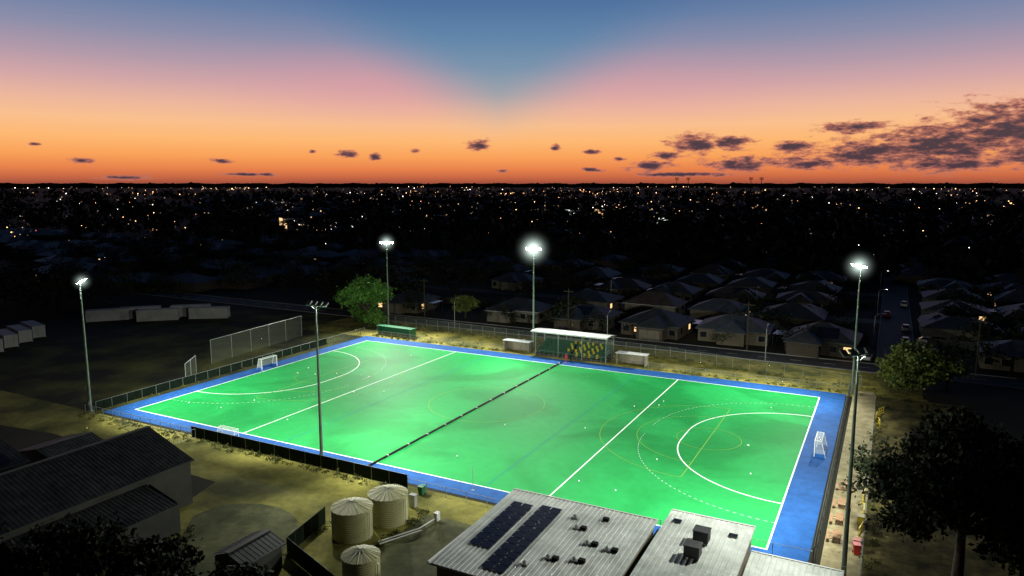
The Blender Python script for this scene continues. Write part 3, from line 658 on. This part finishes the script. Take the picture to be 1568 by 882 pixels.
def house(x,y,w_,dd,rz,rs,two=False):
    e=empty('suburban_house',(x,y,0),rz); h=2.7
    b=MB(); b.box(-w_/2,w_/2,-dd/2,dd/2,0,h)
    wx=rs.uniform(-w_*.28,w_*.28); ww=rs.uniform(5,6.5); fy=-dd/2-rs.uniform(2,3.5)
    b.box(wx-ww/2,wx+ww/2,fy,-dd/2-.003,0,h-.003); b.obj('walls',[rs.choice(walls)],e)
    b=MB(); rm=rs.choice(roofs); hr=rs.uniform(2.0,2.9)
    hip(b,-w_/2,w_/2,-dd/2,dd/2,h+.18,hr); hip(b,wx-ww/2,wx+ww/2,fy,0,h+.172,ww*.25+.4); b.obj('hip_roof',[rm,'cont' if rs.random()<.3 else 'shedwall'],e)
    b=MB(); fr=MB()
    for k in range(5):
        X_=-w_/2+1.2+k*(w_-2.4)/4
        if abs(X_-wx)<ww/2+.9: continue
        b.box(X_-.7,X_+.7,-dd/2-.03,-dd/2+.02,.9,2.1,1 if rs.random()<.18 else 0)
        for q in (-.74,.7): fr.box(X_+q,X_+q+.04,-dd/2-.06,-dd/2,.86,2.14)
        fr.box(X_-.7,X_+.7,-dd/2-.06,-dd/2,2.1,2.15)
    for s in (-1,1):
        for k in (-.25,.25): b.box(s*(w_/2)-.03,s*(w_/2)+.03,dd*k-.6,dd*k+.6,.9,2.1,1 if rs.random()<.06 else 0)
    b.obj('windows',['glass','winwarm'],e); fr.obj('window_frames',['cont'],e)
    b=MB(); b.box(wx-2.3,wx+2.3,fy-.04,fy-.005,.05,2.2)
    for q in range(4): b.box(wx-2.3,wx+2.3,fy-.06,fy-.041,.5+q*.5,.53+q*.5)
    b.obj('garage_door',[rs.choice(walls)],e)
    if rs.random()<.35:
        b=MB(); 
        k=hr/(dd/2+.55); X0=rs.uniform(-w_*.2,w_*.05)
        for i in range(4):
            for j in range(2):
                ya=dd/2+.55-1.0-j*1.75; yb=ya-1.65; za=h+.18+(dd/2+.55-ya)*k+.1; zb=h+.18+(dd/2+.55-yb)*k+.1
                b.quad((X0+i*1.05,-ya,za),(X0+i*1.05+1,-ya,za),(X0+i*1.05+1,-yb,zb),(X0+i*1.05,-yb,zb))
        b.obj('solar_panels',['pv'],e)
    if rs.random()<.55:
        b=MB(); sx=rs.choice((-1,1)); xa,xb=sorted((sx*(w_/2+.7),sx*(w_/2+3.4))); yy=rs.uniform(-3,1)
        b.box(xa,xb,yy,yy+5,2.45,2.52,1); b.box(xa+.05,xb-.05,yy+.05,yy+4.95,2.522,2.53,0)
        for q in (xa+.1,xb-.2):
            for p in (yy+.1,yy+4.8): b.box(q,q+.1,p,p+.1,0,2.45,1)
        b.obj('added_glint_cover',['glintsheet','shedwall'],e)  # flat cover added beside the house to reflect the sky as a glint
rs=random.Random(21)
row_y=[(93,0),(117,math.pi),(143,0),(166,math.pi),(192,0)]
for y,rz in row_y:
    xs=np.arange(-95 if y>110 else -34,190 if y<150 else 210,17.5)
    for x in xs:
        if 90<x+0<113: continue
        if x<30 and rs.random()<.45: continue
        house(x+rs.uniform(-1,1),y+rs.uniform(-1.5,1.5),rs.uniform(12.5,14.5),rs.uniform(9,12),rz+rs.uniform(-.06,.06),rs)
b=MB()
for y in (105,154.5): b.box(-60,97,y-.03,y+.03,0,1.8); b.box(108,210,y-.03,y+.03,0,1.8)
b.obj('boundary_fence',['shedwall'])
sheet('back_street',rect(-200,98.7,128,134.5),.006,'asphalt')
sheet('back_street',rect(-200,98.7,177,183),.006,'asphalt')
b=MB(); rs=random.Random(5)
yy=215
while yy<1500:
    step=24+ (yy/60)
    xx=-yy*1.15-60
    while xx<yy*.55+200:
        x=xx+rs.uniform(-3,3); y=yy+rs.uniform(-2,2); xx+=19+yy/70
        dens=.45 if x<-.12*y+20 else .85
        if rs.random()>dens: continue
        w_=rs.uniform(12,17);dd=rs.uniform(10,13)
        b.T=Matrix.Translation((x,y,0))@Matrix.Rotation(rs.choice((0,math.pi))+rs.uniform(-.15,.15),4,'Z')
        b.box(-w_/2,w_/2,-dd/2,dd/2,0,2.8,4+rs.randint(0,1)); rm=rs.choice((0,2))
        hip(b,-w_/2,w_/2,-dd/2,dd/2,2.98,rs.uniform(1.8,3),mi=rm)
        if rs.random()<.10:
            X_=rs.uniform(-4,4); b.box(X_-.8,X_+.8,-dd/2-.06,-dd/2-.01,.8,2.2,6)
        if rs.random()<.3: b.box(w_/2+.7,w_/2+3.5,-3,2,2.45,2.52,7)  # flat glossy sheet added for sky glints among the roofs
    yy+=step
b.obj('distant_suburb_houses',[roofs[0],roofs[1],roofs[2],roofs[3],walls[0],walls[1],M['winwarm'],M['glintsheet']])
b=MB(); rs=random.Random(15)
for i in range(130):
    x=rs.uniform(-420,-75); y=rs.uniform(70,215)
    if x>-95 and y<90: continue
    w_=rs.uniform(12,18);dd=rs.uniform(9,12)
    b.T=Matrix.Translation((x,y,0))@Matrix.Rotation(rs.uniform(-.2,.2),4,'Z'); b.box(-w_/2,w_/2,-dd/2,dd/2,0,2.8,2); hip(b,-w_/2,w_/2,-dd/2,dd/2,2.98,2.3)
    if rs.random()<.25: b.box(-1,0,-dd/2-.05,-dd/2-.01,1,2,3)
b.obj('suburb_houses_mass',[roofs[2],roofs[2],walls[1],M['winwarm']])
def treemass(name,XY,Hs,nq,ls):
    P_=[];S=[]
    for (x,y),h in zip(XY,Hs):
        k=4; cl=rng.normal(size=(k,3))*np.array([h*.28,h*.28,h*.14])+np.array([x,y,h*.62])
        q=np.repeat(cl,nq//k,axis=0)+rng.normal(size=(nq//k*k,3))*np.array([h*.16,h*.16,h*.14]); q[:,2]=np.abs(q[:,2])
        P_.append(q); S.append(np.full(len(q),ls*h/7)*rng.uniform(.6,1.4,len(q)))
    return quads_np(name,leaf_quads(np.concatenate(P_),np.concatenate(S)),['leafs'])
XY=[];Hs=[]
for i in range(430):
    if i<190: x=rng.uniform(-260,-20);y=rng.uniform(84,230)
    else: x=rng.uniform(-20,230);y=rng.choice([85.5,105,130,154,180,205])+rng.normal()*(4 if i%3 else 8)
    if 94<x<110: x+=18
    if y<84.5: y=85.5
    XY.append((x,y));Hs.append(rng.uniform(4,9.5) if x<-10 else rng.uniform(2.5,6.5))
for i in range(45): XY.append((rng.uniform(-150,-92),rng.uniform(30,75)));Hs.append(rng.uniform(6,10))
for i in range(40): XY.append((rng.uniform(-45,-22),rng.uniform(84,104)));Hs.append(rng.uniform(6,10))
treemass('suburb_trees',XY,Hs,240,.42)
XY=[];Hs=[]
for i in range(3600):
    dd=200*math.exp(rng.uniform(0,2.7)); a=yaw+math.radians(rng.uniform(-48,46))
    p_=(99+dd*math.sin(a),-67+dd*math.cos(a)); h=rng.uniform(5,13)*(1+dd/4000)
    if p_[1]>205: XY.append(p_);Hs.append(h)
treemass('distant_trees',XY,Hs,36,1.1)
b=MB(); n=900; pr=None
for i in range(n+1):
    a=yaw+math.radians(-60+120*i/n); dd=7500
    h=36+5*abs(math.sin(i*.11))+3*math.sin(i*.37+1)+rng.uniform(0,5)+(9 if rng.random()<.03 else 0)
    p_=(99+dd*math.sin(a),-67+dd*math.cos(a))
    if pr: b.quad((pr[0],pr[1],0),(p_[0],p_[1],0),(p_[0],p_[1],h),(pr[0],pr[1],pr[2]))
    pr=(p_[0],p_[1],h)
b.obj('horizon_hills',['leafs'])
# ---------------------------------------------------------------- city lights (clustered along streets)
M['l1']=emit('street_light_amber',(1,.5,.2),8); M['l2']=emit('street_light_white',(1,.9,.75),8); M['l3']=emit('street_light_red',(1,.15,.08),6); M['l4']=emit('street_light_dim',(1,.64,.34),1.2)
b=MB(); rs=random.Random(9)
def lamp_at(x,y,dd,s,mi):
    b.T=Matrix.Translation((x,y,rs.uniform(5,10)+s))
    b.add([(s,0,0),(0,s,0),(-s,0,0),(0,-s,0),(0,0,s),(0,0,-s)],[(0,1,4),(1,2,4),(2,3,4),(3,0,4),(1,0,5),(2,1,5),(3,2,5),(0,3,5)],mi)
for i in range(820):
    v=4+rs.expovariate(1/32.)
    if v>170: continue
    dd=37000/v; a=yaw+math.radians(rs.uniform(-44,42)); x=99+dd*math.sin(a);y=-67+dd*math.cos(a)
    if y<200 and x>-95: continue
    lamp_at(x,y,dd,dd/1100*rs.choice((.2,.25,.3,.4,.6)),rs.choices((0,1,2,3),(1.8,.9,.1,8))[0])
for c in range(95):
    v=5+rs.expovariate(1/28.)
    if v>120: continue
    dd=37000/v; a=yaw+math.radians(rs.uniform(-42,38)); mi=rs.choice((0,0,1,3)); an=rs.uniform(-.3,.3)+rs.choice((0,H))
    for k in range(rs.randint(3,10)):
        t=k*dd*.012*rs.uniform(.6,1.6); x=99+dd*math.sin(a)+t*math.cos(an); y=-67+dd*math.cos(a)+t*math.sin(an)
        if y<200 and x>-95: continue
        lamp_at(x,y,dd,dd/1100*rs.choice((.3,.4,.6)),mi if rs.random()<.6 else 3)
b.obj('distant_city_lights',['l1','l2','l3','l4'])
def shop(x,y,w_,m,rz):
    e=empty('lit_shop_building',(x,y,0),rz); b=MB(); b.box(-w_/2,w_/2,0,14,0,8); b.box(-w_/2-.5,w_/2+.5,-1.5,0,6.6,6.9); b.obj('walls',['cont'],e)
    b=MB(); n=max(3,int(w_/4))
    for i in range(n):
        if i%3==2: continue
        X_=-w_/2+w_*(i+.1)/n; b.box(X_,X_+w_/n*.7,-.1,-.02,1.6,6.2)
    b.obj('lit_windows',[m],e)
    b=MB(); b.box(-w_*.2,w_*.2,-1.6,-1.52,7,9); b.obj('sign',[m],e)
shop(-255,358,26,'winwhite',-.5); shop(-241,433,22,'winwarm',-.5); shop(-50,461,16,'winwhite',-.4); shop(-182,590,22,'winwhite',-.5); shop(-300,330,20,'winwarm',-.5); shop(-160,610,20,'winwarm',-.4)
def slamp(x,y,rz,on=True,h=7):
    e=empty('street_lamp',(x,y,0),rz); b=MB(); b.tube([(0,0,0),(0,0,h-.5),(.5,0,h-.05),(1.6,0,h+.1)],[.09,.06,.05,.04],8); b.obj('pole',['steel'],e)
    b=MB(); b.box(1.4,2.1,-.13,.13,h+.08,h+.18); b.obj('lamp_head',['steel'],e); b=MB(); b.box(1.5,2.05,-.1,.1,h+.04,h+.075); b.obj('lamp_lens',['l2' if on else 'glass'],e)
for x,y,rz,on in [(48,75,H,False),(80,75,H,False),(10,75,H,False),(-20,75,H,False),(98,100,0,False),(98,140,0,True),(98,185,0,True),(30,127,H,False),(70,127,H,False)]: slamp(x,y,rz,on)
def ppole(x,y):
    e=empty('power_pole',(x,y,0)); b=MB(); b.tube([(0,0,0),(0,0,10)],[.16,.11],8); b.box(-1.2,1.2,-.06,.06,9.3,9.45)
    for k in (-1,-.4,.4,1): b.tube([(k,0,9.45),(k,0,9.62)],.05,6)
    b.obj('timber_pole',['bark'],e)
for x in (75,35,-5,115): ppole(x,84.4)
for bear in (-14.9,-14.05,-9.5,-8.75):
    a=math.radians(bear); x=99+3000*math.sin(a);y=-67+3000*math.cos(a)
    e=empty('stadium_floodlight_tower',(x,y,0)); b=MB(); b.tube([(0,0,0),(0,0,56)],[1.6,1.0],8)
    for q in range(4): b.box(-7,7,-.6,.6,50+q*3,51.4+q*3)
    b.box(-7,-6.3,-.4,.4,50,60.4);b.box(6.3,7,-.4,.4,50,60.4)
    b.obj('tower_and_lamp_frame',['black'],e)
